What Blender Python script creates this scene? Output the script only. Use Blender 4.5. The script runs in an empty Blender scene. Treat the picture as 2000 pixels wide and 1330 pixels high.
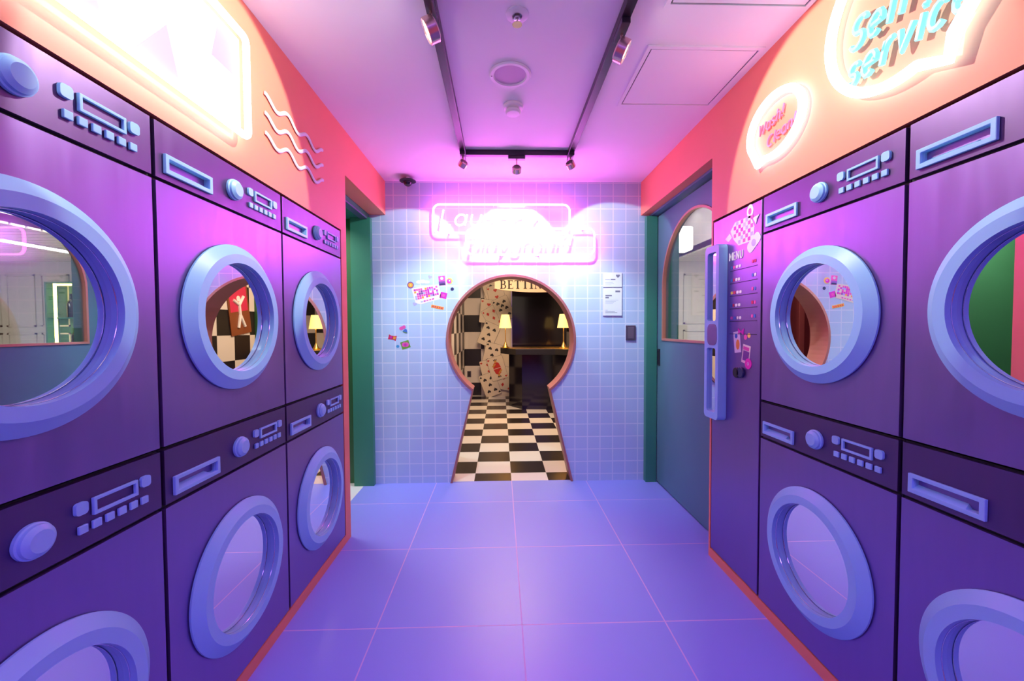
import bpy, bmesh, math, random
from mathutils import Vector, Matrix
from mathutils.geometry import tessellate_polygon

# ------------------------------------------------------------------ room numbers (metres)
XL, XR, YE, ZC = -0.895, 1.119, 3.2215, 2.3817      # left / right machine walls, tiled end wall, ceiling
YB = -1.7                                            # where the corridor ends behind the camera
PI = math.pi
random.seed(7)
scene = bpy.context.scene
COL = scene.collection

# ------------------------------------------------------------------ camera
cam_data = bpy.data.cameras.new('camera')
cam = bpy.data.objects.new('camera', cam_data)
COL.objects.link(cam)
cam_data.sensor_fit = 'HORIZONTAL'
cam_data.sensor_width = 36.0
cam_data.lens = 792.09 / 2000 * 36.0
cam_data.clip_start = 0.02
p_, y_, r_ = -0.0303, 0.0279, -0.0048
fw = Vector((math.sin(y_) * math.cos(p_), math.cos(y_) * math.cos(p_), math.sin(p_)))
rt = Vector((math.cos(y_), -math.sin(y_), 0)); up = rt.cross(fw)
r2 = rt * math.cos(r_) + up * math.sin(r_); u2 = -rt * math.sin(r_) + up * math.cos(r_)
M = Matrix.Identity(4)
for i in range(3):
    M[i][0], M[i][1], M[i][2] = r2[i], u2[i], -fw[i]
M.translation = Vector((0, 0, 1.2322))
cam.matrix_world = M
scene.camera = cam

# ------------------------------------------------------------------ world, exposure
scene.view_settings.view_transform = 'Standard'
scene.view_settings.look = 'None'
scene.view_settings.gamma = 1
scene.view_settings.use_curve_mapping = False
scene.view_settings.exposure = 0.22
world = bpy.data.worlds.new('world')
scene.world = world
world.use_nodes = True
world.node_tree.nodes['Background'].inputs[0].default_value = (0.30, 0.14, 1.0, 1)
world.node_tree.nodes['Background'].inputs[1].default_value = 0.6
scene.cycles.caustics_reflective = False
scene.cycles.caustics_refractive = False
scene.cycles.sample_clamp_indirect = 4.0
scene.cycles.max_bounces = 10

# ------------------------------------------------------------------ lights
def lamp(name, kind, loc, aim, power, color, **kw):
    d = bpy.data.lights.new(name, kind)
    d.energy = power; d.color = color
    for k, v in kw.items(): setattr(d, k, v)
    o = bpy.data.objects.new(name, d); COL.objects.link(o)
    o.location = loc
    dv = Vector(aim) - Vector(loc)
    o.rotation_euler = dv.to_track_quat('-Z', 'Y').to_euler()
    return o
SPOT = (0.62, 0.95, 1.0)
# added violet fill light behind the camera, turned down on to the floor
lamp('violet_fill_light', 'AREA', (0.1, -0.9, 2.34), (0.1, 0.9, 0), 24, (0.38, 0.17, 1.0), shape='RECTANGLE', size=1.2, size_y=0.8, spread=math.radians(110))
# white lamp of the passage behind the left opening
lamp('passage_light', 'AREA', (-1.6, 2.85, 2.3), (-1.4, 2.85, 0), 20, (1.0, 0.97, 0.92), shape='RECTANGLE', size=0.6, size_y=0.4)
# lamps of the room behind the sliding door
lamp('bar_room_light', 'AREA', (1.95, 3.4, 2.58), (2.2, 3.9, 0), 45, (1.0, 0.94, 0.86), shape='RECTANGLE', size=0.5, size_y=1.2)
lamp('bar_room_strip_light', 'AREA', (3.6, 3.6, 2.08), (3.4, 4.2, 0), 40, (1.0, 0.95, 0.8), shape='RECTANGLE', size=1.2, size_y=0.8)
# lamps of the checkered room
lamp('game_room_light', 'AREA', (0.1, 4.9, 2.6), (0.1, 4.9, 0), 75, (1.0, 0.68, 0.42), shape='RECTANGLE', size=1.0, size_y=1.6)

# ------------------------------------------------------------------ materials
def mat(name, color, rough=0.5, metal=0.0, emit=None, strength=0.0, spec=0.5, coat=0.0):
    m = bpy.data.materials.new(name); m.use_nodes = True
    b = m.node_tree.nodes['Principled BSDF']
    b.inputs['Base Color'].default_value = (*color, 1)
    b.inputs['Roughness'].default_value = rough
    b.inputs['Metallic'].default_value = metal
    b.inputs['Specular IOR Level'].default_value = spec
    b.inputs['Coat Weight'].default_value = coat
    if emit:
        b.inputs['Emission Color'].default_value = (*emit, 1)
        b.inputs['Emission Strength'].default_value = strength
    return m
def nodes(m): return m.node_tree.nodes, m.node_tree.links, m.node_tree.nodes['Principled BSDF']
def N(m, t, **kw):
    n = m.node_tree.nodes.new(t)
    for k, v in kw.items(): setattr(n, k, v)
    return n
def mth(m, op, a, b=None):
    n = N(m, 'ShaderNodeMath', operation=op)
    for i, v in enumerate((a, b)):
        if v is None: continue
        if isinstance(v, (int, float)): n.inputs[i].default_value = v
        else: m.node_tree.links.new(v, n.inputs[i])
    return n.outputs[0]
def coords(m):
    g = N(m, 'ShaderNodeNewGeometry'); s = N(m, 'ShaderNodeSeparateXYZ')
    m.node_tree.links.new(g.outputs['Position'], s.inputs[0]); return g, s
def joint(m, v, off, pitch, w):
    # 1 inside a grout joint centred on off + k*pitch
    f = mth(m, 'FRACT', mth(m, 'DIVIDE', mth(m, 'SUBTRACT', v, off - pitch / 2), pitch))
    d = mth(m, 'ABSOLUTE', mth(m, 'SUBTRACT', f, 0.5))
    return mth(m, 'LESS_THAN', d, w / pitch / 2)
def tiled(name, tile, grout, a, b, rough, bump=0.0):
    # a, b = (axis, offset, pitch, joint width)
    m = mat(name, tile, rough)
    nd, lk, bs = nodes(m); g, s = coords(m)
    ja = joint(m, s.outputs[a[0]], *a[1:]); jb = joint(m, s.outputs[b[0]], *b[1:])
    j = mth(m, 'MAXIMUM', ja, jb)
    mx = N(m, 'ShaderNodeMix', data_type='RGBA')
    lk.new(j, mx.inputs[0]); mx.inputs[6].default_value = (*tile, 1); mx.inputs[7].default_value = (*grout, 1)
    no = N(m, 'ShaderNodeTexNoise'); no.inputs['Scale'].default_value = 3.0
    lk.new(g.outputs['Position'], no.inputs['Vector'])
    mr = mth(m, 'ADD', mth(m, 'MULTIPLY', no.outputs[0], 0.04), rough - 0.02)
    lk.new(mx.outputs[2], bs.inputs['Base Color'])
    lk.new(mth(m, 'ADD', mr, mth(m, 'MULTIPLY', j, 0.3)), bs.inputs['Roughness'])
    if bump:
        bp = N(m, 'ShaderNodeBump'); bp.inputs['Strength'].default_value = bump; bp.inputs['Distance'].default_value = 0.002
        lk.new(mth(m, 'SUBTRACT', 1.0, j), bp.inputs['Height']); lk.new(bp.outputs[0], bs.inputs['Normal'])
    return m
def checker(name, a, b, pitch, c0, c1, rough=0.35):
    m = mat(name, c0, rough); nd, lk, bs = nodes(m); g, s = coords(m)
    fa = mth(m, 'FLOOR', mth(m, 'DIVIDE', mth(m, 'SUBTRACT', s.outputs[a[0]], a[1]), pitch))
    fb = mth(m, 'FLOOR', mth(m, 'DIVIDE', mth(m, 'SUBTRACT', s.outputs[b[0]], b[1]), pitch))
    q = mth(m, 'ABSOLUTE', mth(m, 'MODULO', mth(m, 'ADD', fa, fb), 2.0))
    mx = N(m, 'ShaderNodeMix', data_type='RGBA'); lk.new(q, mx.inputs[0])
    mx.inputs[6].default_value = (*c0, 1); mx.inputs[7].default_value = (*c1, 1)
    lk.new(mx.outputs[2], bs.inputs['Base Color']); return m
def noisy(m, amount, scale, stretch=(1, 1, 1), rough=None):
    # slight brightness variation of the base colour
    nd, lk, bs = nodes(m); c = tuple(bs.inputs['Base Color'].default_value)[:3]
    g = N(m, 'ShaderNodeNewGeometry'); mp = N(m, 'ShaderNodeMapping'); mp.inputs['Scale'].default_value = stretch
    no = N(m, 'ShaderNodeTexNoise'); no.inputs['Scale'].default_value = scale; no.inputs['Detail'].default_value = 4
    lk.new(g.outputs['Position'], mp.inputs[0]); lk.new(mp.outputs[0], no.inputs['Vector'])
    r = N(m, 'ShaderNodeMix', data_type='RGBA'); lk.new(no.outputs[0], r.inputs[0])
    r.inputs[6].default_value = (*[x * (1 - amount) for x in c], 1); r.inputs[7].default_value = (*[min(1, x * (1 + amount)) for x in c], 1)
    lk.new(r.outputs[2], bs.inputs['Base Color'])
    if rough is not None:
        lk.new(mth(m, 'ADD', mth(m, 'MULTIPLY', no.outputs[0], 0.2), rough - 0.1), bs.inputs['Roughness'])
    return m

m_floor = tiled('floor_tile', (0.27, 0.31, 0.84), (0.62, 0.42, 0.80), (0, 0.082, 0.6, 0.0055), (1, 1.647, 0.6, 0.0055), 0.36)
m_tile = tiled('wall_tile', (0.50, 0.62, 0.82), (0.74, 0.78, 0.92), (0, -0.8317, 0.1017, 0.008), (2, 0.056, 0.1008, 0.008), 0.36, 0.3)
m_coral = noisy(mat('coral_paint', (0.90, 0.27, 0.16), 0.55), 0.03, 5)
m_ceil = noisy(mat('ceiling_paint', (0.92, 0.89, 0.93), 0.7), 0.02, 4)
m_white = mat('white_paint', (0.85, 0.85, 0.87), 0.45)
m_lam = noisy(mat('brushed_laminate', (0.28, 0.185, 0.46), 0.40, 0.85), 0.08, 40, (1, 1, 0.12), 0.40)
m_panel_lam = noisy(mat('dark_brushed_laminate', (0.14, 0.085, 0.21), 0.44, 0.85), 0.08, 40, (1, 1, 0.12), 0.44)
m_gap = mat('shadow_gap_black', (0.006, 0.005, 0.012), 0.6)
m_blue = mat('sky_blue_lacquer', (0.33, 0.66, 0.93), 0.40)
m_blue_in = mat('sky_blue_recess', (0.20, 0.46, 0.84), 0.45)
m_mirror = mat('mirror_glass', (0.88, 0.90, 0.92), 0.0, 1.0)
m_gasket = mat('clear_acrylic_lip', (0.75, 0.78, 0.85), 0.12, 0.8)
m_green = noisy(mat('green_paint', (0.045, 0.24, 0.15), 0.45), 0.05, 6)
m_dgreen = noisy(mat('dark_green_paint', (0.04, 0.15, 0.06), 0.5), 0.06, 5)
m_door = noisy(mat('slate_green_door_paint', (0.10, 0.22, 0.25), 0.40), 0.05, 6)
m_rose = mat('rose_brown_lining', (0.42, 0.15, 0.13), 0.40)
m_copper = mat('pink_copper_trim', (0.66, 0.30, 0.20), 0.30, 0.4)
m_black = mat('matt_black', (0.012, 0.011, 0.014), 0.45)
m_track = mat('track_black', (0.02, 0.012, 0.025), 0.35)
m_blackgloss = mat('gloss_black', (0.010, 0.007, 0.014), 0.12)
m_head = mat('champagne_metal', (0.85, 0.55, 0.50), 0.25, 0.9)
m_lens = mat('lit_lens', (1, 1, 1), 0.3, 0, (1.0, 0.93, 0.82), 18)
m_cream = noisy(mat('cream_panelling', (0.60, 0.57, 0.55), 0.5), 0.04, 8)
m_slat = mat('cream_slat', (0.72, 0.72, 0.60), 0.5)
m_wfloor = mat('white_floor_tile', (0.80, 0.78, 0.78), 0.3)
m_check_floor = checker('checker_floor', (0, 0.08), (1, 3.12), 0.30, (0.72, 0.69, 0.67), (0.022, 0.017, 0.017), 0.25)
m_check_wall = checker('checker_wallpaper', (0, -0.67), (2, 1.475), 0.31, (0.72, 0.66, 0.62), (0.012, 0.009, 0.012), 0.4)
m_check_side = checker('checker_side_wallpaper', (1, 4.80), (2, 0.85), 0.31, (0.72, 0.68, 0.66), (0.012, 0.009, 0.012), 0.4)
m_curtain = mat('burgundy_velvet', (0.12, 0.004, 0.018), 0.8)
m_gold = mat('brass', (0.95, 0.62, 0.18), 0.25, 1.0)
m_shade = mat('lit_fabric_shade', (0.9, 0.7, 0.35), 0.8, 0, (1.0, 0.60, 0.14), 1.25)
m_card = mat('card_face', (0.74, 0.64, 0.52), 0.5)
m_red = mat('card_red', (0.55, 0.03, 0.02), 0.5)
m_ink = mat('card_black', (0.012, 0.01, 0.012), 0.5)
m_ochre = mat('card_ochre', (0.60, 0.30, 0.06), 0.5)
m_sign_board = mat('cream_fascia', (0.86, 0.66, 0.48), 0.5)
m_grey_text = mat('grey_print', (0.22, 0.21, 0.27), 0.6)
m_pgrey_text = mat('pale_grey_print', (0.50, 0.49, 0.56), 0.6)
m_switch = mat('brown_grey_plastic', (0.085, 0.06, 0.10), 0.35)
m_n_pink = mat('neon_pink', (1, 1, 1), 0.3, 0, (1.0, 0.10, 0.80), 27)
m_n_letters = mat('neon_white_pink', (1, 1, 1), 0.3, 0, (1.0, 0.18, 0.86), 10)
m_n_white = mat('neon_white', (1, 1, 1), 0.3, 0, (0.80, 0.96, 1.0), 9)
m_n_cyan = mat('neon_cyan', (1, 1, 1), 0.3, 0, (0.30, 0.88, 1.0), 4.5)
m_n_aqua = mat('neon_aqua_letters', (0.20, 0.54, 0.58), 0.4, 0, (0.26, 0.86, 1.0), 0.75)
m_n_blush = mat('neon_blush', (1, 1, 1), 0.3, 0, (1.0, 0.62, 0.88), 5)
m_pink_let = mat('pink_letters', (0.80, 0.16, 0.28), 0.5, 0, (0.9, 0.18, 0.35), 0.3)
m_panel = mat('lit_acrylic_panel', (0.50, 0.48, 0.50), 0.5, 0, (1.0, 0.97, 1.0), 0.75)
m_panel_pink = mat('pink_print_on_panel', (0.50, 0.14, 0.38), 0.5, 0, (1.0, 0.60, 0.90), 0.5)
m_led = mat('yellow_led', (1, 0.9, 0.3), 0.4, 0, (1.0, 0.78, 0.18), 9)
m_lampbox = mat('lit_paper_lantern', (1, 1, 1), 0.5, 0, (1.0, 0.90, 0.76), 4)
m_fluo = mat('lit_fluorescent', (1, 1, 1), 0.5, 0, (1.0, 0.97, 0.86), 5)
m_bottle = mat('dark_bottle_glass', (0.02, 0.03, 0.02), 0.1)
m_leaf = mat('leaf_green', (0.20, 0.45, 0.05), 0.5)
m_brown = mat('orange_brown_board', (0.50, 0.15, 0.03), 0.5)
m_glassdoor = bpy.data.materials.new('door_glass'); m_glassdoor.use_nodes = True
_nt = m_glassdoor.node_tree; _nt.nodes.clear()
_o = _nt.nodes.new('ShaderNodeOutputMaterial'); _mx = _nt.nodes.new('ShaderNodeMixShader')
_t = _nt.nodes.new('ShaderNodeBsdfTransparent'); _g = _nt.nodes.new('ShaderNodeBsdfGlossy')
_t.inputs[0].default_value = (0.92, 0.93, 0.92, 1); _g.inputs['Roughness'].default_value = 0.0
_g.inputs[0].default_value = (1, 1, 1, 1)
_mx.inputs[0].default_value = 0.13
_nt.links.new(_t.outputs[0], _mx.inputs[1]); _nt.links.new(_g.outputs[0], _mx.inputs[2]); _nt.links.new(_mx.outputs[0], _o.inputs[0])
def sticker_mat(name, c): return mat('sticker_' + name, c, 0.45)
S_PINK = sticker_mat('pink', (0.80, 0.10, 0.42)); S_MAG = sticker_mat('magenta', (0.62, 0.03, 0.42)); S_WHITE = sticker_mat('white', (0.85, 0.82, 0.84))
S_PURP = sticker_mat('purple', (0.20, 0.06, 0.30)); S_BLUE = sticker_mat('blue', (0.05, 0.16, 0.55)); S_ORANGE = sticker_mat('orange', (0.85, 0.35, 0.04))
S_YEL = sticker_mat('yellow', (0.90, 0.62, 0.12)); S_GREEN = sticker_mat('green', (0.16, 0.35, 0.05)); S_NAVY = sticker_mat('navy', (0.02, 0.025, 0.09))
S_CREAM = sticker_mat('cream', (0.88, 0.78, 0.66)); S_LAV = sticker_mat('lavender', (0.45, 0.42, 0.85)); S_RED = sticker_mat('red', (0.62, 0.03, 0.10)); S_TEAL = sticker_mat('teal', (0.05, 0.30, 0.62))

# ------------------------------------------------------------------ mesh helpers
class MB:
    """Collects shapes and links them as ONE mesh object."""
    def __init__(s): s.v = []; s.f = []; s.m = []; s.sm = []
    def add(s, vs, fs, mi=0, smooth=False):
        b = len(s.v); s.v += [tuple(p) for p in vs]
        for f in fs: s.f.append(tuple(b + i for i in f)); s.m.append(mi); s.sm.append(smooth)
        return s
    def box(s, x0, x1, y0, y1, z0, z1, mi=0):
        if x0 > x1: x0, x1 = x1, x0
        if y0 > y1: y0, y1 = y1, y0
        if z0 > z1: z0, z1 = z1, z0
        vs = [(x, y, z) for x in (x0, x1) for y in (y0, y1) for z in (z0, z1)]
        return s.add(vs, [(0, 1, 3, 2), (4, 6, 7, 5), (0, 4, 5, 1), (2, 3, 7, 6), (0, 2, 6, 4), (1, 5, 7, 3)], mi)
    def cbox(s, x0, x1, y0, y1, z0, z1, c, mi=0):
        # box whose front (low y) edges are chamfered by c
        vs = [(x0, y1, z0), (x1, y1, z0), (x1, y1, z1), (x0, y1, z1), (x0, y0 + c, z0), (x1, y0 + c, z0), (x1, y0 + c, z1), (x0, y0 + c, z1),
              (x0 + c, y0, z0 + c), (x1 - c, y0, z0 + c), (x1 - c, y0, z1 - c), (x0 + c, y0, z1 - c)]
        fs = [(0, 3, 2, 1)]
        for a in (0, 4):
            for i in range(4): fs.append((a + i, a + (i + 1) % 4, a + 4 + (i + 1) % 4, a + 4 + i))
        fs.append((8, 9, 10, 11)); return s.add(vs, fs, mi)
    def prism(s, loop, y0, y1, mi=0, holes=(), smooth=False):
        # loop in (x, z), extruded along y; holes allowed
        loops = [list(loop)] + [list(h) for h in holes]
        tri = tessellate_polygon([[Vector((p[0], p[1], 0)) for p in l] for l in loops])
        flat = [p for l in loops for p in l]; n = len(flat)
        vs = [(p[0], y0, p[1]) for p in flat] + [(p[0], y1, p[1]) for p in flat]
        fs = []
        for t in tri:
            a, b, c = [flat[i] for i in t]
            ccw = (b[0] - a[0]) * (c[1] - a[1]) - (b[1] - a[1]) * (c[0] - a[0]) > 0
            t = tuple(t) if ccw else tuple(reversed(t))
            fs.append(t); fs.append(tuple(n + i for i in reversed(t)))
        s.add(vs, fs, mi)
        base = len(s.v) - 2 * n; k = 0
        for l in loops:
            for i in range(len(l)):
                a, b = base + k + i, base + k + (i + 1) % len(l)
                s.f.append((a, a + n, b + n, b)); s.m.append(mi); s.sm.append(smooth)
            k += len(l)
        return s
    def lathe(s, prof, n=64, mi=0, c=(0, 0, 0), axis='y', smooth=True, closed=False):
        # prof = (radius, height); axis 'y': height runs towards -y ; 'z': height runs up
        vs = []
        for r, h in prof:
            for i in range(n):
                a = 2 * PI * i / n
                if axis == 'y': vs.append((c[0] + r * math.cos(a), c[1] - h, c[2] + r * math.sin(a)))
                else: vs.append((c[0] + r * math.cos(a), c[1] + r * math.sin(a), c[2] + h))
        fs = []
        rows = len(prof) if closed else len(prof) - 1
        for j in range(rows):
            j2 = (j + 1) % len(prof)
            for i in range(n):
                k = (i + 1) % n
                fs.append((j * n + i, j * n + k, j2 * n + k, j2 * n + i))
        return s.add(vs, fs, mi, smooth)
    def tube(s, pts, r, closed=False, n=8, mi=0, flat=None):
        pts = [Vector(p) for p in pts]
        if len(pts) < 2: return s
        N_ = len(pts); rings = []
        for i, p in enumerate(pts):
            a = pts[i - 1] if (i > 0 or closed) else p
            b = pts[(i + 1) % N_] if (i < N_ - 1 or closed) else p
            t = (b - a).normalized()
            side = t.cross(Vector((0, 1, 0)))
            if side.length < 1e-4: side = t.cross(Vector((1, 0, 0)))
            side.normalize(); up_ = side.cross(t).normalized()
            if flat: rings.append([p + side * (flat[0] * math.cos(2 * PI * k / n)) + up_ * (flat[1] * math.sin(2 * PI * k / n)) for k in range(n)])
            else: rings.append([p + side * (r * math.cos(2 * PI * k / n)) + up_ * (r * math.sin(2 * PI * k / n)) for k in range(n)])
        vs = [q for ring in rings for q in ring]; fs = []
        for i in range(N_ if closed else N_ - 1):
            j = (i + 1) % N_
            for k in range(n): fs.append((i * n + k, i * n + (k + 1) % n, j * n + (k + 1) % n, j * n + k))
        if not closed:
            fs.append(tuple(reversed(range(n)))); fs.append(tuple((N_ - 1) * n + k for k in range(n)))
        return s.add(vs, fs, mi, True)
    def build(s, name, mats, parent=None, loc=None, rotz=None, bevel=0.0):
        me = bpy.data.meshes.new(name)
        me.from_pydata(s.v, [], s.f); me.update()
        for m in (mats if isinstance(mats, (list, tuple)) else [mats]): me.materials.append(m)
        for p, mi, sm in zip(me.polygons, s.m, s.sm): p.material_index = mi; p.use_smooth = sm
        bm = bmesh.new(); bm.from_mesh(me); bmesh.ops.recalc_face_normals(bm, faces=bm.faces); bm.to_mesh(me); bm.free()
        o = bpy.data.objects.new(name, me); COL.objects.link(o)
        if any(s.sm):
            md = o.modifiers.new('split', 'EDGE_SPLIT'); md.split_angle = math.radians(22)
        if bevel:
            md = o.modifiers.new('bevel', 'BEVEL'); md.width = bevel; md.segments = 2; md.limit_method = 'ANGLE'
        if parent is not None: o.parent = parent
        if loc is not None: o.location = loc
        if rotz is not None: o.rotation_euler = (0, 0, rotz)
        return o

def tag(o, label=None, cat=None, group=None, kind=None):
    if label: o['label'] = label
    if cat: o['category'] = cat
    if group: o['group'] = group
    if kind: o['kind'] = kind
    return o
def thing(name, label, cat, loc=(0, 0, 0), rotz=0, group=None):
    o = bpy.data.objects.new(name, None); COL.objects.link(o)
    o.empty_display_size = 0.1
    o.location = loc; o.rotation_euler = (0, 0, rotz)
    return tag(o, label, cat, group)
def struct(name, mb, m, **kw):
    return tag(mb.build(name, m, **kw), kind='structure')
KIDS = {}
def copy_tree(o, parent=None):
    c = o.copy(); COL.objects.link(c)
    if parent is not None: c.parent = parent
    for ch in [k for k in bpy.data.objects if k.parent == o and k != c]: copy_tree(ch, c)
    return c
def rrect(x0, x1, z0, z1, r, n=5):
    pts = []
    for cx, cz, a0 in ((x1 - r, z0 + r, -90), (x1 - r, z1 - r, 0), (x0 + r, z1 - r, 90), (x0 + r, z0 + r, 180)):
        for i in range(n + 1):
            a = math.radians(a0 + 90 * i / n); pts.append((cx + r * math.cos(a), cz + r * math.sin(a)))
    return pts
def circ(cx, cz, rx, rz=None, n=32, a0=0, a1=360):
    rz = rx if rz is None else rz
    return [(cx + rx * math.cos(math.radians(a0 + (a1 - a0) * i / n)), cz + rz * math.sin(math.radians(a0 + (a1 - a0) * i / n))) for i in range(n + (0 if a1 - a0 == 360 else 1))]
def rot2(pts, deg, cx=0, cz=0):
    c, s = math.cos(math.radians(deg)), math.sin(math.radians(deg))
    return [(cx + x * c - z * s, cz + x * s + z * c) for x, z in pts]
LEFT, RIGHT, END = PI / 2, -PI / 2, 0.0     # turns a thing built facing -y on to the left / right / end wall

# single-stroke letters: x-height 0.5, capitals 0.72
def A(cx, cz, rx, rz, a0, a1, n=10): return [(cx + rx * math.cos(math.radians(a0 + (a1 - a0) * i / n)), cz + rz * math.sin(math.radians(a0 + (a1 - a0) * i / n))) for i in range(n + 1)]
GLY = {
 'S': (0.46, [A(.23, .54, .2, .18, 20, 270) + A(.23, .18, .2, .18, 90, -160)]),
 's': (0.34, [A(.17, .375, .14, .125, 20, 270) + A(.17, .125, .14, .125, 90, -160)]),
 'e': (0.46, [[(.03, .26), (.41, .26)] + A(.22, .25, .19, .25, 0, 310)]),
 'l': (0.16, [[(.08, .74), (.08, 0)]]), 'f': (0.32, [A(.24, .6, .12, .14, 70, 180) + [(.12, 0)], [(.0, .46), (.26, .46)]]),
 'r': (0.30, [[(.06, .5), (.06, 0)], A(.24, .3, .18, .2, 180, 80)]), 'v': (0.42, [[(.02, .5), (.2, 0), (.38, .5)]]),
 'i': (0.14, [[(.07, .5), (.07, 0)], A(.07, .66, .02, .02, 0, 300, 5)]), 'c': (0.42, [A(.22, .25, .19, .25, 45, 315)]),
 'W': (0.72, [[(.02, .72), (.18, 0), (.35, .62), (.52, 0), (.68, .72)]]), 'a': (0.46, [A(.21, .25, .18, .25, 0, 360, 16), [(.4, .5), (.4, 0)]]),
 'h': (0.44, [[(.06, .74), (.06, 0)], A(.22, .3, .16, .2, 180, 0) + [(.38, 0)]]), '!': (0.16, [[(.08, .74), (.07, .2)], A(.07, .03, .02, .02, 0, 300, 5)]),
 'C': (0.6, [A(.32, .36, .28, .36, 50, 310, 14)]), 'n': (0.44, [[(.06, .5), (.06, 0)], A(.22, .3, .16, .2, 180, 0) + [(.38, 0)]]),
 'L': (0.46, [[(.06, .72), (.06, 0), (.42, 0)]]), 'u': (0.44, [[(.06, .5), (.06, .2)] + A(.22, .2, .16, .2, 180, 360) + [(.38, .5), (.38, 0)]]),
 'd': (0.46, [A(.21, .25, .18, .25, 0, 360, 16), [(.4, .74), (.4, 0)]]), 'y': (0.42, [[(.02, .5), (.21, .02)], [(.40, .5), (.14, -.2)]]),
 'p': (0.46, [[(.06, .5), (.06, -.22)], A(.24, .25, .18, .25, 0, 360, 16)]), 'P': (0.46, [[(.06, 0), (.06, .72)] + A(.2, .53, .2, .19, 90, -90) + [(.06, .34)]]),
 'g': (0.46, [A(.21, .25, .18, .25, 0, 360, 16), [(.4, .5), (.4, -.06)] + A(.22, -.06, .18, .14, 0, -150, 8)]), 'o': (0.46, [A(.22, .25, .19, .25, 0, 360, 16)]),
 'M': (0.66, [[(.05, 0), (.05, .72), (.33, .2), (.6, .72), (.6, 0)]]), 'E': (0.46, [[(.42, .72), (.05, .72), (.05, 0), (.42, 0)], [(.05, .37), (.36, .37)]]),
 'N': (0.58, [[(.05, 0), (.05, .72), (.5, 0), (.5, .72)]]), 'U': (0.56, [[(.05, .72), (.05, .24)] + A(.27, .24, .22, .24, 180, 360) + [(.49, .72)]]),
 ' ': (0.25, []),
}
def word(mb, text, x, z, size, r, y, slant=0.0, gap=0.10, rise=0.0, wide=1.0, mi=0, n=6):
    for ch in text:
        w, strokes = GLY[ch]
        for st in strokes:
            pts = [(x + (px * wide + slant * pz) * size, y, z + pz * size) for px, pz in st]
            mb.tube(pts, r, n=n, mi=mi)
        x += (w * wide + gap) * size; z += rise * size
    return x

# ================================================================== the setting
struct('floor', MB().box(-1.08, 1.34, YB, YE + 0.02, -0.1, 0.0), m_floor)
struct('floor_passage', MB().box(-2.4, -1.08, 2.40, YE + 0.12, -0.1, -0.001), m_wfloor)
struct('floor_game_room', MB().box(-0.80, 2.1, YE + 0.02, 7.75, -0.1, 0.0), m_check_floor)
struct('floor_bar_room', MB().box(1.34, 5.4, 0.8, 5.6, -0.1, 0.0), m_wfloor)
struct('ceiling', MB().box(-1.06, 1.30, YB, YE + 0.02, ZC, ZC + 0.1), m_ceil)
NX0, NX1 = -0.145, 2.318          # machine niche of the left wall (y range)
w = MB()
w.box(XL - 0.125, XL, YB, 2.400, 1.790, ZC); w.box(XL - 0.125, XL, 2.400, YE, 2.122, ZC)
w.box(XL - 0.125, XL, 2.323, 2.400, 0.0, 1.790); w.box(XL - 0.125, XL, YB, 2.323, 0.0, 0.047); w.box(XL - 0.125, XL, YB, 0.466, 0.047, 1.79)
struct('wall_left', w, m_coral)
w = MB()
w.box(XR, XR + 0.065, YB, 2.1317, 1.790, ZC); w.box(XR, XR + 0.065, 2.1317, YE, 2.122, ZC)
w.box(XR, XR + 0.065, 2.117, 2.1317, 0.0, 1.790); w.box(XR, XR + 0.065, YB, 2.117, 0.0, 0.047); w.box(XR, XR + 0.065, YB, 0.476, 0.047, 1.79)
struct('wall_right', w, m_coral)
struct('wall_behind', MB().box(XL - 0.2, XR + 0.2, YB - 0.1, YB, 0, 0.9), m_coral)
# tiled end wall with the keyhole opening
KC, KZ, KR = 0.084, 1.142, 0.513
KN = (0.306, 0.747)                                # neck half width and height
a_neck = math.degrees(math.atan2(KN[1] - KZ, KN[0]))
def keyhole(grow):
    r = KR + grow
    arc = circ(KC, KZ, r, None, 64, a_neck + 360 if a_neck < 0 else a_neck, 180 - a_neck)
    arc = [(KC + r * math.cos(math.radians(t)), KZ + r * math.sin(math.radians(t))) for t in [a_neck + (180 - 2 * a_neck) * i / 64 for i in range(65)]]
    return [(KC + 0.490 + grow, 0.0)] + arc + [(KC - 0.490 - grow, 0.0)]
k = keyhole(0.0)
outer = [(XR + 0.16, 0.0), (XR + 0.16, ZC), (-1.16, ZC), (-1.16, 0.0)]
loop = k + list(reversed(outer))
struct('wall_end', MB().prism(loop, YE, YE + 0.16), m_tile)
ki = keyhole(-0.016)
struct('trim_keyhole', MB().prism(keyhole(0.002) + list(reversed(ki)), YE - 0.014, YE + 0.18), m_rose)
# left opening: green frame, passage behind it
struct('door_1', MB().box(-1.152, -1.000, 3.175, YE - 0.001, 0.0, 2.09).box(-1.35, -1.022, 2.40, YE - 0.001, 2.09, ZC - 0.005), m_green)
struct('trim_1', MB().box(-1.075, -1.022, 2.402, 3.20, 2.078, 2.089), m_lam)
w = MB(); w.box(-2.45, -2.35, 2.3, 3.4, 0, ZC); w.box(-2.4, -1.162, YE + 0.02, YE + 0.12, 0, ZC); w.box(-2.4, -1.022, 2.30, 2.40, 0, ZC)
struct('wall_passage', w, m_dgreen)
struct('ceiling_passage', MB().box(-2.4, -1.352, 2.3, 3.4, ZC, ZC + 0.1), m_ceil)
# right opening: frame and rail of the sliding door
struct('door_2', MB().box(1.150, 1.234, 3.170, YE - 0.001, 0.0, 2.105).box(1.286, 1.375, 3.10, YE - 0.001, 0.0, 2.16), m_green)
struct('trim_2', MB().box(1.186, 1.300, 0.9, YE - 0.002, 2.108, ZC - 0.004), m_door)

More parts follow.
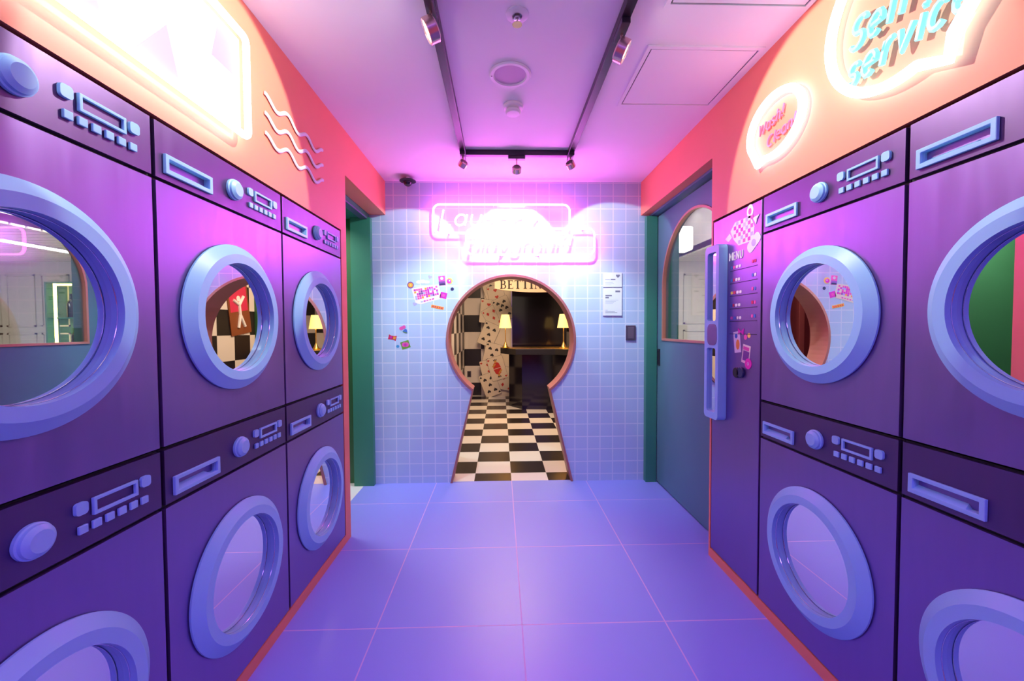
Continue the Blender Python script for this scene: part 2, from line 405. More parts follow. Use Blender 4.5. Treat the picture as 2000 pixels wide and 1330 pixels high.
# the sliding door itself
DX = 1.238
def sliding_door():
    t = thing('sliding_door', 'slate green sliding door with an arched window in the right wall opening', 'door', (DX, 0, 0), 0)
    # built in (y, z), turned on to the right wall
    arch = [(3.068, 1.133)] + [(2.598 + 0.470 * math.cos(math.radians(a)), 1.53 + 0.470 * math.sin(math.radians(a))) for a in range(0, 181, 6)] + [(2.128, 1.133)]
    rect = [(1.93, 0.012), (3.166, 0.012), (3.166, 2.098), (1.93, 2.098)]
    def turn(mb): mb.v = [(v[1], v[0], v[2]) for v in mb.v]; return mb
    turn(MB().prism(rect, 0.0, 0.042, holes=[arch])).build('door_panel', m_door, t)
    c = (2.598, 1.5)
    inner = [(c[0] + (y - c[0]) * 0.968, 1.149 if z < 1.14 else 1.53 + (z - 1.53) * 0.968) for y, z in arch]
    turn(MB().prism(arch, -0.008, 0.018, holes=[inner])).build('window_frame', m_copper, t)['label'] = 'pink copper arched window frame'
    turn(MB().prism(inner, 0.010, 0.015)).build('window_pane', m_glassdoor, t)
    h = MB().box(-0.008, 0.0, 3.112, 3.150, 0.935, 1.065); h.box(-0.011, -0.006, 3.118, 3.144, 0.945, 1.055)
    h.build('finger_pull', m_black, t, bevel=0.003)
sliding_door()

# room behind the sliding door
w = MB()
w.box(1.575, 5.4, 5.4, 5.5, 0, 2.6)
for i in range(9):                                   # raised frames of the panelling
    x0 = 1.60 + i * 0.43
    if 3.35 < x0 + 0.2 < 3.95: continue
    for z0, z1 in ((0.15, 1.20), (1.28, 1.95)):
        w.box(x0, x0 + 0.36, 5.385, 5.4, z0, z0 + 0.02); w.box(x0, x0 + 0.36, 5.385, 5.4, z1 - 0.02, z1)
        w.box(x0, x0 + 0.02, 5.385, 5.4, z0, z1); w.box(x0 + 0.34, x0 + 0.36, 5.385, 5.4, z0, z1)
struct('wall_bar_room_rear', w, m_cream)
struct('wall_bar_room_side', MB().box(5.4, 5.5, 0.8, 5.5, 0, 2.6).box(1.36, 5.4, 0.75, 0.85, 0, 2.6).box(1.565, 1.575, 3.70, 5.4, 0, 2.6).box(1.30, 1.34, 0.8, 1.92, 0, 2.6).box(1.302, 1.34, 1.92, 3.1, 2.16, 2.6).box(1.362, 1.44, 3.385, 3.70, 0, 2.7).box(1.44, 1.575, 3.69, 3.70, 0, 2.7), m_cream)
struct('ceiling_bar_room', MB().box(1.302, 2.32, 0.8, 5.4, 2.61, 2.69).box(2.30, 2.32, 0.85, 5.4, 2.14, 2.61), m_ceil)
w = MB()
for i in range(38):
    y = 0.9 + i * 0.12
    w.box(2.30, 5.4, y, y + 0.10, 2.115, 2.135)
w.box(2.30, 5.4, 0.85, 5.4, 2.14, 2.2)
struct('ceiling_bar_room_slats', w, m_slat)

# checkered game room behind the keyhole
YG = 7.45
struct('wall_game_room_rear', MB().box(-0.80, -0.29, YG, YG + 0.1, 0, 2.8).box(1.14, 2.05, 7.3, 7.4, 0, 2.8), m_check_wall)
struct('wall_game_room_cards', MB().box(-0.29, 0.20, 7.30, 7.5, 0, 2.8), m_card)
struct('wall_game_room_niche', MB().box(0.20, 1.14, 7.0, 7.2, 0, 2.8), m_blackgloss)
struct('wall_game_room_left', MB().box(-0.80, -0.655, 4.75, YG, 0, 2.8).box(-1.05, -0.95, 3.38, 4.8, 0, 2.8), m_check_side)
struct('wall_game_room_right', MB().box(1.50, 1.56, 3.705, 5.53, 0, 2.8), m_check_side)
struct('wall_game_room_recess', MB().box(1.95, 2.05, 5.55, 7.3, 0, 2.8).box(1.64, 2.05, 5.52, 5.55, 0, 2.8), m_white)
struct('trim_3', MB().box(1.47, 1.615, 5.535, 5.615, 0, 2.7), m_dgreen)
struct('ceiling_game_room', MB().box(-1.05, 2.05, YE + 0.165, 7.5, 2.7, 2.8), m_black)
struct('wall_game_room_front', MB().box(-1.05, 1.66, YE + 0.162, YE + 0.18, 2.3, 2.8).box(-1.05, -0.46, YE + 0.185, YE + 0.20, 0, 2.3).box(0.64, 1.44, YE + 0.185, YE + 0.20, 0, 2.3), m_black)

# ================================================================== washing machines
MW, MH = 0.6155, 0.867          # one machine
GAP = 0.0065
PZ = 0.709                      # where the control panel starts
def machine(name, label, loc, rotz, group):
    t = thing(name, label, 'washing machine', loc, rotz, group)
    # local: x along the front, -y out of the wall, z up; front at y = 0
    MB().box(0.001, MW - 0.001, 0.013, 0.055, 0.0, MH - 0.002).build('carcass', m_gap, t)
    cx, cz = MW / 2 + 0.002, 0.355
    MB().prism([(GAP, PZ + 0.006), (MW - GAP, PZ + 0.006), (MW - GAP, MH - 0.006), (GAP, MH - 0.006)], 0.0, 0.0125, holes=[[(0.036, 0.737), (0.201, 0.737), (0.201, 0.777), (0.036, 0.777)]]).build('control_panel', m_panel_lam, t)
    dl = [(GAP, 0.004), (MW - GAP, 0.004), (MW - GAP, PZ - 0.004), (GAP, PZ - 0.004)]
    MB().prism(dl, 0.0, 0.0125, holes=[circ(cx, cz, 0.182, None, 48)]).build('front_panel', m_lam, t)
    ring = MB().lathe([(0.236, 0.0), (0.240, 0.003), (0.240, 0.0085), (0.2095, 0.0300), (0.1805, 0.0300), (0.1800, -0.010)], 96, c=(cx, 0, cz)).build('porthole_ring', m_blue, t)
    MB().prism(circ(cx, cz, 0.1803, None, 64), 0.001, 0.004).build('porthole_mirror', m_mirror, ring)
    MB().lathe([(0.1802, 0.0150), (0.1785, 0.0150), (0.1780, 0.0140), (0.1785, 0.0130), (0.1802, 0.0130)], 96, c=(cx, 0, cz)).build('porthole_lip', m_gasket, ring)
    # detergent tray: raised frame, scooped pocket
    z0, z1 = 0.731, 0.783
    tr = MB()
    fr = [(0.030, z0), (0.207, z0), (0.207, z1), (0.030, z1)]
    ho = [(0.042, z0 + 0.012), (0.195, z0 + 0.012), (0.195, z1 - 0.011), (0.042, z1 - 0.011)]
    tr.prism(fr, -0.009, -0.0003, holes=[ho]); tr.prism([(0.037, 0.738), (0.200, 0.738), (0.200, 0.776), (0.037, 0.776)], -0.0004, 0.0122, holes=[ho])
    tray = tr.build('detergent_tray', m_blue, t, bevel=0.0015)
    MB().box(0.0415, 0.1955, 0.0105, 0.0120, z0 + 0.0115, z1 - 0.0105).build('tray_pocket', m_lam, tray)
    MB().add([(0.042, 0.0105, z0 + 0.012), (0.168, 0.0105, z0 + 0.012), (0.168, -0.0080, z0 + 0.012), (0.042, -0.0080, z0 + 0.012), (0.042, 0.0105, z0 + 0.022), (0.160, 0.0105, z0 + 0.022)], [(0, 1, 2, 3), (3, 2, 5, 4), (0, 3, 4), (1, 5, 2)]).build('tray_lip', m_blue, tray)
    # knob
    MB().lathe([(0.0335, 0.0), (0.0345, 0.002), (0.0345, 0.008), (0.0315, 0.010), (0.0305, 0.016), (0.0210, 0.0230), (0.0001, 0.0230)], 40, c=(0.313, 0.0, 0.782)).build('knob', m_blue, t)
    # display frame and buttons
    d0, d1, e0, e1 = 0.427, 0.535, 0.779, 0.817
    MB().prism([(d0, e0), (d1, e0), (d1, e1), (d0, e1)], -0.008, -0.0005, holes=[[(d0 + 0.007, e0 + 0.007), (d1 - 0.007, e0 + 0.007), (d1 - 0.007, e1 - 0.007), (d0 + 0.007, e1 - 0.007)]]).build('display_frame', m_blue, t, bevel=0.001)
    for bx, bz in ((0.402, 0.8045), (0.5575, 0.8045)):
        MB().prism(rrect(bx - 0.013, bx + 0.013, bz - 0.0135, bz + 0.0135, 0.0075), -0.008, -0.0005).build('round_button', m_blue, t, bevel=0.0012)
    for i in range(6):
        bx = 0.405 + i * 0.0298
        MB().box(bx - 0.0095, bx + 0.0095, -0.007, -0.0005, 0.7495, 0.7675).build('button', m_blue, t, bevel=0.0015)
    return t
GL, GR = 'washing machines stacked along the left wall', 'washing machines stacked along the right wall'
left_spots = [(0.471, 0.050, 'nearest upper machine of the left row, its mirror showing the arched door window'),
              (1.0865, 0.050, 'lower middle machine of the left row, its mirror showing only the floor'),
              (1.7020, 0.050, 'lower machine of the left row beside the coral corner by the green doorway'),
              (0.471, 0.050, 'lower nearest machine of the left row, only the top of its ring in view'),
              (1.0865, 0.918, 'upper middle machine of the left row, keyhole edge and checkered wall in its mirror'),
              (1.7020, 0.918, 'farthest upper machine of the left row, its mirror showing a lit table lamp')]
first = machine('washing_machine', left_spots[0][2], (XL, 0.471, 0.918), LEFT, GL)
for y, z, lab in left_spots[1:]:
    c = copy_tree(first); c.location = (XL, y, z); c['label'] = lab
right_spots = [(1.7120, 0.918, 'upper machine of the right row beside the menu cabinet, stickered wall in its mirror'),
               (1.7120, 0.050, 'lower machine of the right row beside the menu cabinet'),
               (1.0965, 0.918, 'nearest upper machine of the right row, green passage and coral strip in its mirror'),
               (1.0965, 0.050, 'nearest lower machine of the right row, only the top of its ring in view')]
for y, z, lab in right_spots:
    c = copy_tree(first); c.location = (XR, y, z); c.rotation_euler = (0, 0, RIGHT); c['label'] = lab; c['group'] = GR

# ------------------------------------------------------------------ menu cabinet
cab = thing('menu_cabinet', 'tall narrow purple cabinet with menu lettering and a long mirrored pull beside the sliding door', 'cabinet', (XR, 2.1165, 0.050), RIGHT)
CW, CH = 0.4035, 1.734
MB().box(0.001, CW - 0.001, 0.013, 0.055, 0, CH - 0.002).build('carcass', m_gap, cab)
MB().cbox(GAP, CW - GAP, 0.0, 0.0125, 0.005, CH - 0.006, 0.0015).build('door', m_lam, cab)
h0, h1, v0, v1 = 0.008, 0.142, 0.716, 1.594
hb = MB().prism(rrect(h0, h1, v0, v1, 0.022), -0.045, -0.0005, holes=[rrect(h0 + 0.026, h1 - 0.026, v0 + 0.035, v0 + 0.36, 0.012), rrect(h0 + 0.026, h1 - 0.026, v1 - 0.38, v1 - 0.035, 0.012)])
hd = hb.build('pull_handle', m_blue, cab, bevel=0.004)
MB().box(h0 + 0.024, h1 - 0.024, -0.030, -0.026, v0 + 0.033, v0 + 0.362).build('handle_mirror', m_mirror, hd)
MB().box(h0 + 0.024, h1 - 0.024, -0.030, -0.026, v1 - 0.382, v1 - 0.033).build('handle_mirror', m_mirror, hd)
MB().prism(rrect(h0 + 0.030, h1 - 0.012, v0 + 0.375, v1 - 0.395, 0.03), -0.0462, -0.0452).build('grip_plate', m_lam, hd)
lt = MB(); word(lt, 'MENU', 0.158, 1.503, 0.050, 0.0030, -0.001, wide=0.85)
lt.build('menu_lettering', m_white, cab)['label'] = 'white word MENU'
ln = MB()
for i in range(6):
    z = 1.452 - i * 0.0605
    ln.box(0.165, 0.375, -0.0015, 0.0, z - 0.0012, z + 0.0012)
ln.build('menu_rules', m_gap, cab)
mk = MB(); pal = [S_WHITE, S_PINK, S_BLUE, S_YEL, S_RED]
rr = random.Random(3)
for i in range(5):
    z = 1.468 - i * 0.0605
    x = 0.172
    for q in range(4):
        wd = rr.uniform(0.010, 0.018)
        mk.prism(rrect(x, x + wd, z - 0.007, z + 0.007, 0.004, 2), -0.0016, -0.0002, mi=(0 if q > 1 else rr.choice([1, 2, 3, 4])))
        x += wd + rr.uniform(0.004, 0.010)
    for q in range(2):
        mk.prism(rrect(0.335 + q * 0.018, 0.348 + q * 0.018, z - 0.002, z + 0.013, 0.004, 2), -0.0016, -0.0002, mi=rr.choice([0, 1, 2, 4]))
mk.build('menu_entries', pal, cab)['label'] = 'tiny coloured marks of the menu entries'

# ------------------------------------------------------------------ stickers
def flat(name, label, cat, wall, u, z, shapes, mats, group=None):
    # shapes: (loop, layer, material index); u = x on the end wall, y on a side wall
    mb = MB()
    for lp, lay, mi in shapes: mb.prism(lp, -0.0006 - 0.0005 * (lay + 1), -0.0003, mi=mi)
    loc = {END: (u, YE, z), LEFT: (XL, u, z), RIGHT: (XR, u, z)}[wall]
    o = mb.build(name, mats, None, loc, wall)
    return tag(o, label, cat, group)
def square(w_, h_, deg=0, cx=0, cz=0): return rot2([(-w_ / 2, -h_ / 2), (w_ / 2, -h_ / 2), (w_ / 2, h_ / 2), (-w_ / 2, h_ / 2)], deg, cx, cz)
def heart(s_, cx=0, cz=0, deg=0):
    pts = []
    for i in range(28):
        a = 2 * PI * i / 28
        pts.append((s_ * 16 * math.sin(a) ** 3 / 17, s_ * (13 * math.cos(a) - 5 * math.cos(2 * a) - 2 * math.cos(3 * a) - math.cos(4 * a)) / 17))
    return rot2(pts, deg, cx, cz)
GS = 'stickers on the tiled end wall'
rs = random.Random(5)
base = [(-0.085, -0.066), (-0.045, -0.078), (0.108, -0.035), (0.116, 0.0), (0.098, 0.080), (-0.02, 0.066), (-0.117, 0.048)]
sh = [(base, 0, 0)]
for i in range(11):
    for j in range(5):
        u, v = (i + 0.5) / 11, (j + 0.5) / 5
        x = (1 - u) * ((1 - v) * -0.083 + v * -0.0996) + u * ((1 - v) * 0.10 + v * 0.087)
        z = (1 - u) * ((1 - v) * -0.045 + v * 0.041) + u * ((1 - v) * 0.0 + v * 0.069)
        if rs.random() < 0.82: sh.append((square(0.0150, 0.0150, 9, x, z), 1, rs.choice([1, 1, 2, 2, 3, 4, 5])))
for i in range(5): sh.append((square(0.016, 0.009, 14, -0.035 + i * 0.022, -0.056 + i * 0.0055), 1, rs.choice([4, 2, 1])))
flat('sticker', 'large white sticker crowded with pink and orange blocks, left of the keyhole arch', 'sticker', END, -0.584, 1.500, sh, [S_CREAM, S_PINK, S_MAG, S_ORANGE, S_LAV, S_PURP], GS)
flat('sticker', 'round orange sticker with dark rim left of the big blocky sticker', 'sticker', END, -0.706, 1.575, [(circ(0, 0, 0.026), 0, 0), (circ(0, 0, 0.019), 1, 1), (square(0.014, 0.012, 30), 2, 2)], [S_PURP, S_ORANGE, S_YEL], GS)
flat('sticker', 'upright pink and purple rectangular sticker with a black foot', 'sticker', END, -0.459, 1.609, [(square(0.052, 0.074, 6), 0, 0), (square(0.05, 0.03, 6, 0.0, -0.02), 1, 1), (circ(-0.002, 0.018, 0.012), 2, 2), (square(0.04, 0.012, 6, 0.002, -0.028), 2, 3)], [S_PINK, S_PURP, S_WHITE, S_NAVY], GS)
flat('sticker', 'small yellow flower sticker with a magenta spot', 'sticker', END, -0.404, 1.602, [(circ(0.004, 0.004, 0.027, None, 7), 0, 0), (circ(0.0, 0.002, 0.017), 1, 1), (circ(0.004, 0.006, 0.006), 2, 2)], [S_YEL, S_MAG, S_WHITE], GS)
flat('sticker', 'tiny navy dot sticker nearest the keyhole rim', 'sticker', END, -0.379, 1.543, [(circ(0, 0, 0.013), 0, 0)], [S_NAVY], GS)
flat('sticker', 'magenta square sticker tilted like a diamond with a pale centre', 'sticker', END, -0.449, 1.493, [(square(0.052, 0.048, -14), 0, 0), (circ(0, 0, 0.012), 1, 1)], [S_MAG, S_PINK], GS)
flat('sticker', 'long narrow orange brown strip sticker under the blocky sticker', 'sticker', END, -0.497, 1.400, [(square(0.100, 0.024, -12), 0, 0)] + [(square(0.011, 0.011, -12, -0.035 + i * 0.0175, 0.0075 - i * 0.0037), 1, 1) for i in range(5)], [S_ORANGE, S_RED], GS)
flat('sticker', 'small blue heart sticker above the big blocky sticker', 'sticker', END, -0.553, 1.637, [(heart(0.017, 0, 0, -20), 0, 0)], [S_LAV], GS)
flat('sticker', 'lavender heart sticker at the lower left of the blocky sticker', 'sticker', END, -0.675, 1.425, [(heart(0.018, 0, 0, -15), 0, 0)], [S_LAV], GS)
flat('sticker', 'white cloud sticker above the blocky sticker', 'sticker', END, -0.610, 1.598, [(circ(-0.03, 0, 0.022, 0.014), 0, 0), (circ(0.0, 0.004, 0.022, 0.016), 1, 0), (circ(0.03, 0, 0.024, 0.013), 2, 0)], [S_WHITE], GS)
flat('sticker', 'pink and blue sticker, topmost of the small group beside the green frame', 'sticker', END, -0.765, 1.230, [(rot2(rrect(-0.026, 0.026, -0.013, 0.013, 0.012), 25, -0.008, 0.010), 0, 0), ([(-0.008, -0.018), (0.03, -0.030), (0.026, -0.004), (0.012, 0.002)], 1, 1), ([(-0.008, -0.018), (0.03, -0.030), (0.024, -0.034), (-0.004, -0.024)], 2, 2)], [S_PINK, S_BLUE, S_GREEN], GS)
flat('sticker', 'dark red and orange spool shaped sticker beside the green frame', 'sticker', END, -0.853, 1.162, [(rot2([(-0.03, 0.022), (-0.012, 0.015), (0.012, 0.015), (0.032, 0.02), (0.03, -0.022), (0.01, -0.015), (-0.012, -0.015), (-0.032, -0.018)], -10), 0, 0), (square(0.018, 0.02, -10, 0.016, -0.002), 1, 1), (circ(-0.012, 0.002, 0.009), 1, 2)], [S_RED, S_ORANGE, S_MAG], GS)
flat('sticker', 'tiny blue dot sticker beside the green diamond sticker', 'sticker', END, -0.812, 1.093, [(circ(0, 0, 0.012), 0, 0)], [S_TEAL], GS)
flat('sticker', 'green tilted square sticker with a magenta blossom', 'sticker', END, -0.752, 1.105, [(square(0.068, 0.060, 18), 0, 0), (circ(-0.010, 0.002, 0.018), 1, 1), (circ(0.010, 0.002, 0.018), 2, 1), (circ(0, 0, 0.011), 3, 2)], [S_GREEN, S_PINK, S_MAG], GS)

GC = 'stickers and magnets on the menu cabinet'
sh = [([(-0.07, -0.025), (-0.03, -0.06), (0.08, -0.06), (0.088, 0.0), (0.06, 0.055), (-0.06, 0.055), (-0.098, 0.02)], 0, 0)]
for i in range(8):
    for j in range(6):
        if (i + j) % 2 == 0: (j > 1 or i > 1) and sh.append((square(0.019, 0.017, 0, -0.060 + i * 0.0185, -0.045 + j * 0.018), 1, rs.choice([1, 2, 3])))
sh += [(circ(0.055, 0.075, 0.024, 0.03), 0, 0), (circ(0.055, 0.075, 0.011, 0.014), 1, 1), ([(-0.145, -0.008), (-0.105, 0.012), (-0.085, -0.012), (-0.115, -0.026)], 0, 0), ([(0.075, 0.04), (0.125, 0.045), (0.10, 0.005)], 0, 0), ([(0.105, 0.03), (0.125, 0.045), (0.10, 0.005)], 1, 4), (rot2(rrect(-0.05, 0.05, -0.025, 0.025, 0.02), 35, 0.085, -0.07), 1, 0), (circ(0.085, -0.07, 0.016), 2, 3)]
flat('sticker', 'big pink and white checkered sticker at the top of the menu cabinet', 'sticker', RIGHT, 1.855, 1.675, sh, [S_WHITE, S_PINK, S_MAG, S_LAV, S_NAVY], GC)
flat('sticker', 'white tilted photo sticker with a peach figure under the menu', 'sticker', RIGHT, 1.887, 1.162, [(square(0.052, 0.100, 8), 0, 0), (circ(0.006, -0.012, 0.014, 0.024), 1, 1), (circ(-0.008, 0.028, 0.011), 1, 2)], [S_WHITE, S_ORANGE, S_BLUE], GC)
flat('sticker', 'cream photo sticker with a purple print, lower of the two under the menu', 'sticker', RIGHT, 1.817, 1.108, [(square(0.058, 0.085, -10), 0, 0), (square(0.044, 0.045, -10, 0.0, -0.008), 1, 1), (square(0.044, 0.016, -10, 0.002, 0.026), 1, 2)], [S_CREAM, S_PURP, S_PINK], GC)
flat('sticker', 'magenta bow sticker on the corner of the white photo sticker', 'sticker', RIGHT, 1.857, 1.212, [([(-0.022, 0.016), (0, 0.0), (0.024, 0.014), (0.02, -0.016), (0, -0.004), (-0.02, -0.012)], 3, 0)], [S_MAG], GC)
flat('sticker', 'pink and yellow candy sticker right of the photo stickers', 'sticker', RIGHT, 1.808, 1.189, [(circ(-0.014, -0.003, 0.012), 0, 0), (circ(0.012, 0.005, 0.011), 0, 1)], [S_PINK, S_YEL], GC)
flat('sticker', 'round hot pink sticker at the foot of the cream photo sticker', 'sticker', RIGHT, 1.798, 1.066, [(circ(0, 0, 0.024), 3, 0), (square(0.012, 0.012, 45), 4, 1), (circ(0, 0, 0.004), 5, 0)], [sticker_mat('hot_pink', (0.9, 0.03, 0.45)), S_WHITE], GC)
for k_, (u, lab) in enumerate(((1.879, 'round black magnet on the menu cabinet, the one nearer the long pull'), (1.846, 'round blue black magnet on the menu cabinet, right of its twin'))):
    o = MB().lathe([(0.024, 0.0003), (0.025, 0.003), (0.025, 0.010), (0.022, 0.013), (0.0001, 0.013)], 28).build('magnet', S_NAVY if k_ else m_black, None, (XR, u, 1.018 - k_ * -0.004), RIGHT)  # the second magnet is navy all over
    tag(o, lab, 'magnet', 'black magnets on the menu cabinet')

# ------------------------------------------------------------------ end wall notices and switch
n1 = thing('notice_plate', 'upper white notice plate with a black heart on the tiled wall', 'notice', (0.892, YE, 1.610), 0, 'notice plates right of the keyhole')
MB().box(-0.075, 0.075, -0.010, -0.0005, -0.055, 0.058).build('plate', m_white, n1, bevel=0.001)
MB().prism(heart(0.017, 0.042, 0.033), -0.0108, -0.0098).build('heart_emblem', m_grey_text, n1)
tx = MB()
tx.box(-0.060, -0.022, -0.0108, -0.0098, 0.000, 0.007, 1); tx.box(-0.016, 0.022, -0.0108, -0.0098, 0.000, 0.010, 0)
for i, wd in enumerate((0.06, 0.07, 0.05)): tx.box(-0.060, -0.060 + wd, -0.0108, -0.0098, -0.018 - i * 0.010, -0.0155 - i * 0.010, 1)
tx.build('lettering', [m_grey_text, m_pgrey_text], n1)
n2 = thing('notice_plate', 'lower, taller white notice plate under the one with the heart', 'notice', (0.892, YE, 1.440), 0, 'notice plates right of the keyhole')
MB().box(-0.075, 0.075, -0.010, -0.0005, -0.112, 0.108).build('plate', m_white, n2, bevel=0.001)
MB().box(0.022, 0.060, -0.0108, -0.0098, 0.074, 0.088).build('heading', m_grey_text, n2)
MB().box(-0.058, -0.006, -0.0108, -0.0098, 0.043, 0.052).build('heading', m_grey_text, n2)
MB().box(-0.058, -0.030, -0.0108, -0.0098, 0.026, 0.037).build('heading', m_grey_text, n2)
tx = MB()
for i, wd in enumerate((0.105, 0.085, 0.07, 0.06)): tx.box(-0.058, -0.058 + wd, -0.0108, -0.0098, 0.010 - i * 0.009, 0.0125 - i * 0.009, 1)
for i, wd in enumerate((0.02, 0.075, 0.095)): tx.box(-0.058, -0.058 + wd, -0.0108, -0.0098, -0.070 - i * 0.010, -0.067 - i * 0.010, 0 if i else 1)
tx.build('lettering', [m_grey_text, m_pgrey_text], n2)
sw = thing('switch_plate', 'dark brown rectangular switch plate on the tiled wall near the green frame', 'switch', (1.040, YE, 1.190), 0)
MB().box(-0.039, 0.039, -0.010, -0.0005, -0.060, 0.060).build('plate', m_switch, sw, bevel=0.002)
MB().box(-0.024, 0.024, -0.0125, -0.0095, -0.046, 0.046).build('rocker', mat('switch_rocker', (0.13, 0.10, 0.14), 0.4), sw, bevel=0.002)

# ------------------------------------------------------------------ neon signs
sg = thing('neon_sign', 'pink white neon sign of two overlapping outlined boxes with script above the keyhole', 'neon sign', (0, YE, 1.79), 0)
TY = -0.065
def ring_tube(pts, r, m, name, parent, ty=TY): return MB().tube([(x, ty, z) for x, z in pts], r, closed=True, n=8).build(name, m, parent)
ring_tube(rrect(-0.512, 0.54, 0.178, 0.395, 0.05, 8), 0.0075, m_n_pink, 'upper_outline', sg)
ring_tube(rrect(-0.26, 0.733, 0.012, 0.212, 0.05, 8), 0.0075, m_n_pink, 'lower_outline', sg)
wl = MB(); word(wl, 'Laundry', -0.470, 0.232, 0.165, 0.0075, TY - 0.012, slant=0.22, wide=1.32, gap=0.08); wl.build('upper_lettering', m_n_letters, sg)
wl = MB(); word(wl, 'playground', -0.205, 0.082, 0.150, 0.0075, TY - 0.012, slant=0.22, wide=1.10, gap=0.06); wl.build('lower_lettering', m_n_letters, sg)
mt = MB()
for x, z in ((-0.40, 0.178), (-0.05, 0.395), (0.35, 0.395), (0.30, 0.012), (0.65, 0.212), (0.0, 0.012)): mt.tube([(x, -0.001, z), (x, TY, z)], 0.005, n=6)
mt.build('standoff', m_white, sg)
# picture frame sign on the left wall
fs = thing('neon_frame_sign', 'blown out white neon framed light panel high on the left wall', 'neon sign', (XL, 0.25, 1.86), LEFT)
ring_tube(rrect(0.0, 1.172, 0.022, 0.352, 0.02, 5), 0.011, m_n_white, 'frame_tube', fs, -0.042)
MB().box(0.02, 1.152, -0.030, -0.002, 0.040, 0.334).build('lit_panel', m_panel, fs)
for x0, wd, ht in ((0.55, 0.13, 0.12), (0.76, 0.13, 0.12), (0.30, 0.15, 0.13)):
    MB().prism([(x0, 0.045), (x0 + wd, 0.045), (x0 + wd * 0.72, 0.045 + ht)], -0.0312, -0.0302).build('pink_print', m_panel_pink, fs)
MB().prism([(1.02, 0.20), (1.13, 0.20), (1.13, 0.33), (1.05, 0.31)], -0.0312, -0.0302).build('pink_print', m_panel_pink, fs)
# big speech bubble
bb = thing('neon_bubble_sign', 'large cyan neon speech bubble reading Self service on the right wall', 'neon sign', (XR, 1.34, 1.88), RIGHT)
# local x = 1.34 - y
c0, cz0, rx, rz = 0.235, 0.262, 0.235, 0.232
pts = [(c0 + rx * math.cos(math.radians(a)), cz0 + rz * math.sin(math.radians(a))) for a in range(-36, 283, 6)] + [(0.362, 0.002), (0.374, 0.060)]
ring_tube(pts, 0.015, m_n_cyan, 'bubble_outline', bb, -0.024)
wl = MB(); word(wl, 'Self', 0.070, 0.208, 0.118, 0.0085, -0.018, slant=0.25, wide=0.86, gap=0.12); word(wl, 'service', 0.064, 0.103, 0.118, 0.0085, -0.018, slant=0.25, wide=0.86, gap=0.12)
wl.build('lettering', m_n_aqua, bb)['label'] = 'aqua letters reading Self service'
# small bubble
sb = thing('neon_bubble_sign', 'small white neon bubble with pink letters reading Wash! Clean! on the right wall', 'neon sign', (XR, 1.77, 1.90), RIGHT)
c0, cz0, rx, rz = 0.150, 0.140, 0.155, 0.118
pts = [(c0 + rx * math.cos(math.radians(a)), cz0 + rz * math.sin(math.radians(a))) for a in range(-112, 216, 6)] + [(0.052, 0.018)]
ring_tube(pts, 0.015, m_n_blush, 'bubble_outline', sb, -0.020)
wl = MB(); word(wl, 'Wash!', 0.034, 0.146, 0.058, 0.0036, -0.008, slant=0.25, gap=0.12, rise=0.07); word(wl, 'Clean!', 0.088, 0.078, 0.058, 0.0036, -0.008, slant=0.25, gap=0.10, rise=0.07)
wl.build('lettering', m_pink_let, sb)['label'] = 'pink letters reading Wash! Clean!'
# three wavy strips
for i, lab in enumerate(('topmost of three white wavy strips on the coral wall', 'middle of three white wavy strips on the coral wall', 'lowest of three white wavy strips on the coral wall')):
    pts = []
    for k_ in range(61):
        u = k_ / 60.0
        pts.append((u * 0.50, -0.006, 0.017 * math.cos(u * 3 * 2 * PI) + 0.004 * math.sin(u * PI * 2)))
    o = MB().tube(pts, 0, n=6, flat=(0.008, 0.004)).build('wavy_strip', m_white, None, (XL, 1.592, 2.113 - 0.0745 * i), LEFT)
    tag(o, lab, 'wall decoration', 'white wavy strips on the left wall')

